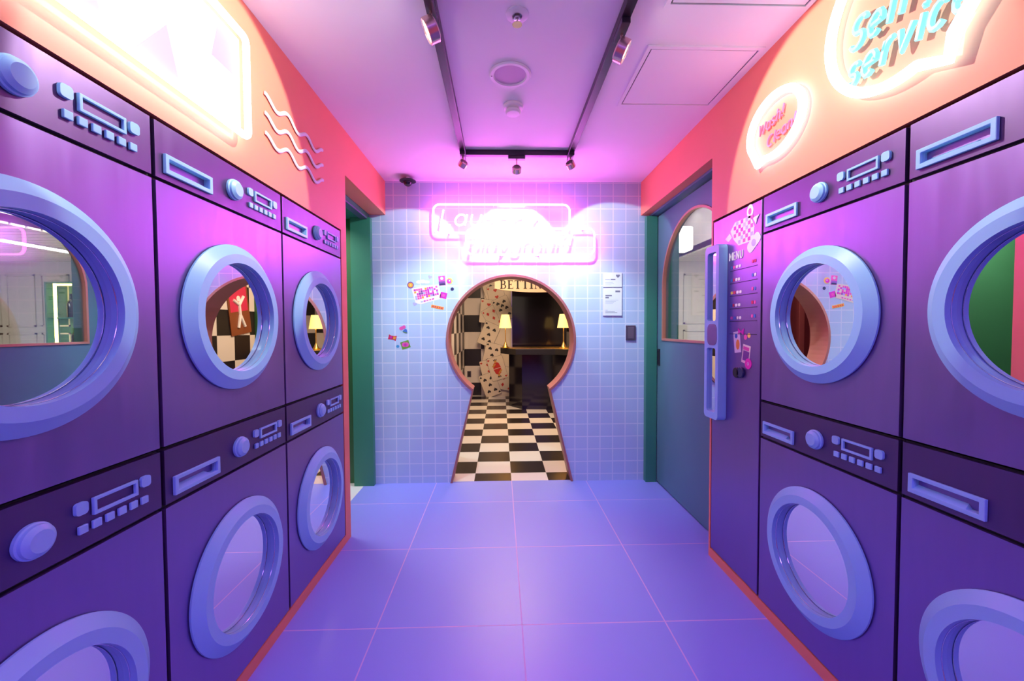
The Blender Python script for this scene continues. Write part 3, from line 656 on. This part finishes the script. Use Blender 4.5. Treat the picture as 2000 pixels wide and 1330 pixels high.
# ------------------------------------------------------------------ ceiling
tk = thing('lighting_track', 'black ceiling lighting track bent in a squared U', 'light track', (0.11, 2.6, ZC), 0)
TZ = -0.034
for nm, x0, x1, y0, y1 in (('track_bar', -0.363, -0.327, -3.2, 0.082), ('track_bar', 0.329, 0.365, -3.2, 0.082), ('track_bar', -0.327, 0.329, 0.046, 0.082)):
    b = MB().box(x0, x1, y0, y1, TZ, -0.0005)
    b.build(nm, m_track, tk, bevel=0.002)
def spot(x, y, aim, label, power, size, adapter_along_x=False, drop=0.075, blend=0.08, head_r=0.030, color=SPOT, beam=None):
    t = thing('track_spotlight', label, 'spotlight', (x, y, ZC), 0, 'spotlights on the ceiling track')
    ad = MB()
    if adapter_along_x: ad.box(-0.055, 0.055, -0.016, 0.016, TZ - 0.022, TZ - 0.0005)
    else: ad.box(-0.016, 0.016, -0.055, 0.055, TZ - 0.022, TZ - 0.0005)
    ad.build('adapter', m_track, t, bevel=0.002)
    MB().tube([(0, 0, TZ - 0.021), (0, 0, TZ - drop)], 0.005, n=8).build('stem', m_head, t)
    c = Vector((0, 0, TZ - drop - 0.012))
    d = (Vector(aim) - (Vector((x, y, ZC)) + c)).normalized()
    q = d.to_track_quat('Z', 'Y').to_matrix()
    hb = MB().lathe([(0.0001, -0.022), (head_r * 0.75, -0.022), (head_r, -0.016), (head_r, 0.016), (head_r * 0.92, 0.018), (head_r * 0.86, 0.014), (head_r * 0.84, 0.010)], 28, axis='z')
    hb.v = [tuple(q @ Vector(v) + c) for v in hb.v]
    hd_ = hb.build('head', m_head, t)
    lb = MB().lathe([(0.0001, 0.0115), (head_r * 0.86, 0.0115)], 24, axis='z'); lb.v = [tuple(q @ Vector(v) + c) for v in lb.v]
    lb.build('lens', m_lens, hd_)
    src = Vector((x, y, ZC)) + c + d * 0.026
    lamp('spot_beam', 'SPOT', src, aim, power, color, spot_size=math.radians(size), spot_blend=blend, shadow_soft_size=0.012)
    if beam: lamp('spot_core', 'SPOT', src, beam[0], beam[1], color, spot_size=math.radians(size), spot_blend=1.0, shadow_soft_size=0.012)
    return t
WARM = (1.0, 0.98, 0.82)
spot(-0.235, 2.640, (-0.80, YE, 1.63), 'track spotlight at the left corner of the track, aimed at the end wall', 19, 64, drop=0.052, beam=((-0.70, YE, 0.90), 62))
spot(0.110, 2.664, (0.10, YE, 1.86), 'track spotlight at the middle of the short rear bar of the track', 36, 63, True, beam=((0.10, YE, 0.9), 12))
spot(0.457, 2.640, (0.92, YE, 1.76), 'track spotlight at the right corner of the track, aimed at the end wall', 17, 64, drop=0.052, beam=((0.86, YE, 0.90), 58))
spot(-0.235, 1.440, (XL, 1.40, 1.93), 'track spotlight on the left bar glowing towards the framed light panel', 30, 76, False, 0.072, 0.08, 0.042, WARM)
spot(0.457, 1.530, (XR, 1.45, 1.92), 'track spotlight on the right bar glowing towards the neon bubbles', 30, 76, False, 0.072, 0.08, 0.042, WARM)
sp = thing('sprinkler_head', 'small white ceiling sprinkler head between the tracks, nearest the camera', 'sprinkler', (0.067, 1.52, ZC), 0)
MB().lathe([(0.0001, -0.0005), (0.042, -0.0005), (0.042, -0.003), (0.030, -0.007), (0.018, -0.008)], 32, axis='z').build('rosette', m_white, sp)
MB().lathe([(0.012, -0.007), (0.012, -0.018), (0.004, -0.020), (0.004, -0.034), (0.018, -0.036), (0.018, -0.038), (0.0001, -0.038)], 20, axis='z').build('nozzle', mat('chrome', (0.7, 0.65, 0.7), 0.2, 1.0), sp)
so = thing('ceiling_speaker', 'round recessed ceiling speaker with a grey grille between the tracks', 'speaker', (0.049, 1.872, ZC), 0)
MB().lathe([(0.070, -0.0005), (0.093, -0.0005), (0.095, -0.004), (0.089, -0.009), (0.076, -0.009), (0.072, -0.004), (0.070, -0.0005)], 56, axis='z').build('rim', m_white, so)
MB().lathe([(0.0001, -0.003), (0.072, -0.003)], 48, axis='z').build('grille', mat('grey_grille', (0.52, 0.40, 0.55), 0.6), so)
MB().lathe([(0.0001, -0.010), (0.003, -0.010), (0.003, -0.009)], 10, axis='z', c=(-0.083, 0.0, 0)).build('indicator', m_black, so)
sd = thing('smoke_detector', 'white domed smoke detector on the ceiling behind the speaker', 'smoke detector', (0.071, 2.130, ZC), 0)
MB().lathe([(0.050, -0.0005), (0.052, -0.004), (0.052, -0.014), (0.046, -0.018), (0.0001, -0.018)], 44, axis='z').build('base', m_white, sd)
MB().lathe([(0.030, -0.017), (0.034, -0.024), (0.040, -0.030), (0.040, -0.036), (0.034, -0.044), (0.0001, -0.046)], 44, axis='z').build('dome', m_white, sd)
def hatch(cx, cy, wx, wy, label):
    t = thing('access_hatch', label, 'access hatch', (cx, cy, ZC), 0, 'ceiling access hatches')
    f = 0.016
    lp = [(-wx / 2, -wy / 2), (wx / 2, -wy / 2), (wx / 2, wy / 2), (-wx / 2, wy / 2)]
    li = [(-wx / 2 + f, -wy / 2 + f), (wx / 2 - f, -wy / 2 + f), (wx / 2 - f, wy / 2 - f), (-wx / 2 + f, wy / 2 - f)]
    def lay(mb): mb.v = [(v[0], v[2], v[1]) for v in mb.v]; return mb
    lay(MB().prism(lp, -0.007, -0.0005, holes=[li])).build('frame', m_ceil, t)
    MB().box(-wx / 2 + f * 0.5, wx / 2 - f * 0.5, -wy / 2 + f * 0.5, wy / 2 - f * 0.5, -0.0012, -0.0004).build('gap_shadow_sheet', m_gap, t)  # shadow in the gap round the panel, put in as a black sheet
    MB().box(-wx / 2 + f + 0.006, wx / 2 - f - 0.006, -wy / 2 + f + 0.006, wy / 2 - f - 0.006, -0.005, -0.0013).build('panel', m_ceil, t)
hatch(0.850, 1.890, 0.485, 0.445, 'square ceiling access hatch right of the right track bar')
hatch(0.850, 1.24, 0.52, 0.46, 'ceiling access hatch at the top edge of the picture, right of the track')
dc = thing('dome_camera', 'black dome security camera on the ceiling in the left rear corner', 'camera', (-0.697, 3.128, ZC), 0)
MB().lathe([(0.012, -0.0005), (0.012, -0.020)], 16, axis='z').build('stem', m_white, dc)
MB().lathe([(0.0001, -0.018), (0.012, -0.018), (0.050, -0.024), (0.061, -0.030), (0.061, -0.034), (0.040, -0.038), (0.0001, -0.038)], 36, axis='z').build('base', m_black, dc)
MB().lathe([(0.034, -0.036), (0.033, -0.048), (0.025, -0.062), (0.012, -0.070), (0.0001, -0.071)], 32, axis='z').build('dome', m_blackgloss, dc)

# ------------------------------------------------------------------ game room contents
ct = thing('betting_counter', 'black many sided betting counter standing on the checkered floor', 'counter', (0.55, 6.3, 0), 0)
base_ = [(0.13, 6.42), (0.32, 6.12), (0.78, 6.08), (1.02, 5.86), (1.22, 5.86), (1.22, 6.55), (0.13, 6.55)]
top_ = [(-0.005, 6.40), (0.22, 6.00), (0.80, 5.95), (1.06, 5.74), (1.30, 5.74), (1.30, 6.60), (-0.005, 6.60)]
def hprism(loop, z0, z1):
    mb = MB().prism([(x - 0.55, y - 6.3) for x, y in loop], z0, z1); mb.v = [(v[0], v[2], v[1]) for v in mb.v]; return mb
hprism(base_, 0.0, 0.835).build('base', m_blackgloss, ct)
hprism(top_, 0.835, 0.925).build('countertop', m_black, ct, bevel=0.006)
hprism([(x * 0.985 + 0.008, y + 0.03) for x, y in top_], 0.9255, 0.930).build('brass_edge', m_gold, ct)['label'] = 'brass inlay on the counter top'
def table_lamp(x, y, label):
    t = thing('table_lamp', label, 'lamp', (x, y, 0.9305), 0, 'lit table lamps on the betting counter')
    MB().lathe([(0.0001, 0.0), (0.060, 0.0), (0.060, 0.008), (0.040, 0.020), (0.022, 0.060), (0.012, 0.085), (0.008, 0.10), (0.008, 0.31), (0.014, 0.315), (0.014, 0.335), (0.0001, 0.335)], 28, axis='z').build('base', m_gold, t)
    MB().lathe([(0.096, 0.305), (0.060, 0.510), (0.059, 0.510), (0.095, 0.305)], 36, axis='z', closed=True).build('lamp_shade', m_shade, t)
    lamp('lamp_bulb', 'POINT', (x, y, 0.9305 + 0.40), (x, y, 0), 14, (1.0, 0.58, 0.20), shadow_soft_size=0.03)
table_lamp(0.072, 6.22, 'lit brass table lamp on the left end of the betting counter')
table_lamp(0.950, 6.10, 'lit brass table lamp on the right end of the betting counter')
# fascia
bs = thing('betting_sign', 'cream arched fascia board lettered BETTING above the counter', 'sign', (0.60, 6.5, 1.812), 0)
ob = [(-0.69, 0.20)] + [(-0.69, 0.055)] + [(-0.69 + 1.38 * i / 20, 0.055 - 0.062 * math.sin(PI * i / 20) ** 0.8) for i in range(1, 20)] + [(0.69, 0.055), (0.69, 0.20)] + [(0.62 - 1.24 * i / 12, 0.20 + 0.06 * math.sin(PI * i / 12)) for i in range(13)]
MB().prism(ob, 0.0, 0.04).build('board', m_sign_board, bs)
lt = MB()
def serif(ch, x, z, h):
    st, th, sr = h * 0.19, h * 0.07, h * 0.09
    def bx(x0, x1, z0, z1): lt.box(x + x0 * h, x + x1 * h, -0.006, 0.0005, z + z0 * h, z + z1 * h)
    S_, T_ = 0.19, 0.07
    if ch == 'T':
        bx(.27, .27 + S_, 0, 1); bx(.17, .56, 0, T_); bx(0, .73, 1 - T_, 1); bx(0, .05, .78, 1); bx(.68, .73, .78, 1); return .80
    if ch == 'I':
        bx(.12, .12 + S_, 0, 1); bx(0, .43, 0, T_); bx(0, .43, 1 - T_, 1); return .50
    if ch == 'E':
        bx(.08, .08 + S_, 0, 1); bx(0, .66, 0, T_); bx(0, .63, 1 - T_, 1); bx(.2, .48, .48, .55); bx(.44, .48, .38, .65); bx(.62, .66, 0, .25); bx(.59, .63, .76, 1); return .74
    if ch == 'N':
        bx(.08, .15, 0, 1); bx(0, .25, 0, T_); bx(0, .2, 1 - T_, 1); bx(.65, .72, 0, 1); bx(.56, .82, 1 - T_, 1)
        lt.prism([(x + .05 * h, z + h), (x + .26 * h, z + h), (x + .72 * h, z), (x + .62 * h, z)], -0.006, 0.0005); return .88
    if ch == 'B':
        bx(.08, .08 + S_, 0, 1); bx(0, .4, 0, T_); bx(0, .4, 1 - T_, 1); bx(.2, .42, .49, .56)
        for cz_, rz_, rx_ in ((.75, .25, .25), (.27, .27, .32)):
            o_ = [(x + (.40 + rx_ * math.cos(math.radians(a))) * h, z + (cz_ + rz_ * math.sin(math.radians(a))) * h) for a in range(-90, 91, 15)]
            i_ = [(x + (.40 + (rx_ - .16) * math.cos(math.radians(a))) * h, z + (cz_ + (rz_ - .065) * math.sin(math.radians(a))) * h) for a in range(90, -91, -15)]
            lt.prism(o_ + i_, -0.006, 0.0005)
        return .80
    if ch == 'G':
        o_ = [(x + (.42 + .42 * math.cos(math.radians(a))) * h, z + (.5 + .5 * math.sin(math.radians(a))) * h) for a in range(50, 330, 14)]
        i_ = [(x + (.42 + .25 * math.cos(math.radians(a))) * h, z + (.5 + .43 * math.sin(math.radians(a))) * h) for a in range(330, 49, -14)]
        lt.prism(o_ + i_, -0.006, 0.0005); bx(.60, .60 + S_, .08, .42); bx(.50, .88, .38, .45); return .95
xx = -0.605
for ch in 'BETTING': xx += 0.135 * serif(ch, xx, 0.050, 0.135) + 0.012
MB().tube([(-0.45, 0.02, 0.20), (-0.45, 0.02, 0.888)], 0.006).build('hanger_rod', m_black, bs)
MB().tube([(0.45, 0.02, 0.20), (0.45, 0.02, 0.888)], 0.006).build('hanger_rod', m_black, bs)
lt.build('lettering', m_ink, bs)['label'] = 'black serif letters reading BETTING'
# playing cards pasted over the wall left of the niche
GP = 'oversized playing cards on the game room wall'
def spade(s_, cx, cz, deg=0):
    h_ = [(x, -z) for x, z in heart(s_)]
    return rot2([(x * 0.95, z) for x, z in h_], deg, cx, cz)
def diamond(s_, cx, cz, deg=0): return rot2([(0, -s_), (s_ * 0.75, 0), (0, s_), (-s_ * 0.75, 0)], deg, cx, cz)
def card(px, pz, deg, pips, red, k_, label, court=False, w_=0.29, h_=0.42):
    mb = MB(); y0 = -0.003 - 0.003 * k_
    mb.prism(rot2(rrect(-w_ / 2, w_ / 2, -h_ / 2, h_ / 2, 0.018, 3), deg), y0 - 0.0018, y0, mi=0)
    mb.prism(rot2(rrect(-w_ / 2 - 0.003, w_ / 2 + 0.003, -h_ / 2 - 0.003, h_ / 2 + 0.003, 0.02, 3), deg), y0 - 0.0008, y0, mi=2)
    def pip(x, z, s_):
        q = rot2([(x, z)], deg)[0]
        mb.prism((diamond(s_, q[0], q[1], deg) if red == 2 else heart(s_, q[0], q[1], deg) if red else spade(s_, q[0], q[1], deg)), y0 - 0.0024, y0 - 0.001, mi=1 if red else 2)
    lay = {1: [(0, 0)], 3: [(0, .12), (0, 0), (0, -.12)], 5: [(-.06, .11), (.06, .11), (0, 0), (-.06, -.11), (.06, -.11)], 7: [(-.06, .12), (.06, .12), (-.06, 0), (.06, 0), (0, .06), (-.06, -.12), (.06, -.12)]}[pips]
    if court:
        for sgn in (1, -1):
            for lp, mi in (([(-.07, .005), (.07, .005), (.05, .09), (.02, .11), (-.02, .11), (-.05, .09)], 1), (circ(0, .125, .022, .026, 12), 3), ([(-.028, .14), (.028, .14), (.034, .17), (.012, .155), (0, .175), (-.012, .155), (-.034, .17)], 2), ([(-.085, .05), (-.06, .03), (.0, .08), (-.02, .10)], 3)):
                mb.prism(rot2([(x * sgn, z * sgn) for x, z in lp], deg), y0 - 0.0024 - 0.0003 * mi, y0 - 0.001, mi=mi)
    else:
        for x, z in lay: pip(x, z, 0.036)
    for x, z in ((-w_ / 2 + .028, h_ / 2 - .04), (w_ / 2 - .028, -h_ / 2 + .04)): pip(x, z, 0.022)
    o = mb.build('playing_card', [m_card, m_red, m_ink, m_ochre], None, (px, 7.30, pz), 0)
    tag(o, label, 'playing card', GP)
def cx_(px): return (px - 979) / 792 * 7.3
def cz_(py): return 1.2322 + (638 - py) / 792 * 7.3
for k_, (px, py, dg, pips, rd, lab) in enumerate((
    (960, 556, 18, 5, 0, 'topmost playing card beside the niche, half behind the fascia board'),
    (972, 577, 14, 3, 1, 'playing card with red hearts tucked under the fascia board corner'),
    (955, 605, -6, 3, 1, 'playing card with one red pip showing at the left edge of the pasted cards'),
    (966, 618, 30, 5, 2, 'playing card with red diamonds half under the seven of spades'),
    (956, 650, -24, 5, 0, 'playing card with black spades below the red ones at the left edge'),
    (985, 600, 24, 7, 0, 'seven of spades playing card leaning over the dark niche'),
    (962, 690, -14, 5, 0, 'five of spades playing card at the height of the counter top'),
    (957, 722, 12, 3, 1, 'playing card with hearts left of the court card'),
    (985, 735, -12, 3, 2, 'playing card with red diamonds beside the counter base'),
    (958, 748, 20, 5, 0, 'lowest playing card with black spades near the floor'))):
    card(cx_(px), cz_(py), dg, pips, rd, k_, lab)
card(cx_(972), cz_(716), 16, 1, 1, 10, 'red and ochre court playing card left of the counter base', court=True)
ou = thing('wall_outlet', 'small dark outlet on a white square of the checkered wall', 'outlet', (cx_(917) - 0.01, YG, 0.395), 0)
MB().box(-0.035, 0.035, -0.008, -0.0005, -0.055, 0.055).build('plate', m_switch, ou, bevel=0.002)
MB().box(-0.018, 0.018, -0.010, -0.0075, -0.04, 0.04).build('socket', m_black, ou)
# curtain on the left wall of the game room
mb = MB(); n_ = 60
fr = [(0.035 * math.sin(i * 0.9) + 0.008 * math.sin(i * 2.3), 3.46 + 1.25 * i / n_) for i in range(n_ + 1)]
lp = [(x - 0.86, y) for x, y in fr]
vs = [(x, y, z) for z in (0.02, 2.55) for x, y in lp] + [(x - 0.02, y, z) for z in (0.02, 2.55) for x, y in lp]
m1 = n_ + 1; fc = []
for i in range(n_):
    fc.append((i, i + 1, m1 + i + 1, m1 + i)); fc.append((2 * m1 + i, 3 * m1 + i, 3 * m1 + i + 1, 2 * m1 + i + 1))
    fc.append((i, 2 * m1 + i, 2 * m1 + i + 1, i + 1)); fc.append((m1 + i, m1 + i + 1, 3 * m1 + i + 1, 3 * m1 + i))
mb.add(vs, fc, 0, True)
tag(mb.build('curtain', m_curtain), 'burgundy velvet curtain mirrored in the right upper porthole', 'curtain')
# poster and board on the right wall of the game room
po = thing('poster', 'tilted brown and red poster of a white dancing figure on the checkered wall', 'poster', (1.50, 5.20, 1.48), RIGHT)
MB().prism(rot2(rrect(-0.20, 0.20, -0.31, 0.31, 0.01, 2), -8), -0.012, -0.001).build('sheet', mat('poster_brown', (0.22, 0.06, 0.02), 0.5), po)
fg = MB()
fg.prism(rot2([(-0.17, -0.02), (0.17, -0.02), (0.17, 0.28), (-0.17, 0.28)], -8), -0.0128, -0.0115, mi=1)
for a, b in (((0, 0.08), (0.0, -0.06)), ((0, 0.06), (-0.10, 0.16)), ((0, 0.06), (0.10, 0.13)), ((0, -0.06), (-0.07, -0.22)), ((0, -0.06), (0.06, -0.22))):
    q = rot2([a, b], -8); fg.tube([(q[0][0], -0.014, q[0][1]), (q[1][0], -0.014, q[1][1])], 0.020, n=8, mi=0)
q = rot2([(0, 0.14)], -8)[0]; fg.lathe([(0.0001, 0.0155), (0.036, 0.0155), (0.036, 0.012)], 18, c=(q[0], 0, q[1]), mi=0)
fg.build('figure', [m_white, S_RED], po)
ob_ = MB().prism([(-0.22, -0.30), (0.22, 0.05), (0.22, 0.62), (-0.22, 0.62)], -0.03, -0.0005).build('wall_board', m_brown, None, (1.95, 6.05, 1.40), RIGHT)
tag(ob_, 'slanted orange brown board in the recess beyond the green post', 'board')

# ------------------------------------------------------------------ bar room contents
ln_ = thing('lantern', 'glowing white box lantern hanging behind the arched door window', 'lamp', (1.80, 4.0, 2.61), 0)
MB().prism(rrect(-0.075, 0.075, -0.625, -0.395, 0.02), -0.075, 0.075).build('lamp_shade', m_lampbox, ln_)
MB().tube([(0, 0, -0.0005), (0, 0, -0.395)], 0.004).build('cord', m_black, ln_)
dl_ = thing('downlight', 'round lit downlight on the ceiling behind the arched door window', 'lamp', (2.13, 4.75, 2.61), 0)
MB().lathe([(0.085, -0.0005), (0.100, -0.0005), (0.100, -0.012), (0.085, -0.012)], 36, axis='z', closed=True).build('rim', m_white, dl_)
MB().lathe([(0.0001, -0.006), (0.086, -0.006)], 36, axis='z').build('diffuser', m_fluo, dl_)
fl = thing('strip_light', 'lit fluorescent strip on the slatted ceiling, mirrored in the nearest left porthole', 'lamp', (3.0, 4.45, 2.115), 0)
MB().box(-0.07, 0.07, -0.42, 0.42, -0.012, -0.0005).build('housing', m_white, fl)
MB().box(-0.055, 0.055, -0.40, 0.40, -0.020, -0.0125).build('diffuser', m_fluo, fl)
ni = thing('bottle_niche', 'green wall niche with a yellow light strip and bottles, mirrored in the left porthole', 'shelf', (3.64, 5.40, 0.98), 0)
MB().prism([(-0.26, 0), (0.26, 0), (0.26, 0.86), (-0.26, 0.86)], -0.16, -0.0005, holes=[[(-0.24, 0.02), (0.24, 0.02), (0.24, 0.84), (-0.24, 0.84)]]).build('frame', m_green, ni)
MB().box(-0.24, 0.24, -0.012, -0.001, 0.02, 0.84).build('back_panel', m_dgreen, ni)
MB().box(-0.24, 0.24, -0.15, -0.012, 0.40, 0.415).build('shelf_board', m_green, ni)
MB().box(0.130, 0.158, -0.155, -0.14, 0.02, 0.84).box(-0.24, 0.130, -0.155, -0.14, 0.812, 0.835).build('light_strip', m_led, ni)
for i, (bx, bz, hh) in enumerate(((0.02, 0.4155, 0.30), (-0.10, 0.4155, 0.27), (-0.02, 0.0205, 0.28))):
    o = MB().lathe([(0.0001, 0.0), (0.042, 0.0), (0.044, 0.01), (0.044, hh * 0.55), (0.036, hh * 0.66), (0.014, hh * 0.76), (0.014, hh), (0.0001, hh)], 20, axis='z').build('bottle', m_bottle, None, (3.64 + bx, 5.32, 0.98 + bz), 0)
    tag(o, ['dark bottle beside the yellow light strip on the niche shelf', 'shorter dark bottle farther from the light strip on the niche shelf', 'dark bottle on the floor of the green niche'][i], 'bottle', 'bottles in the green niche')
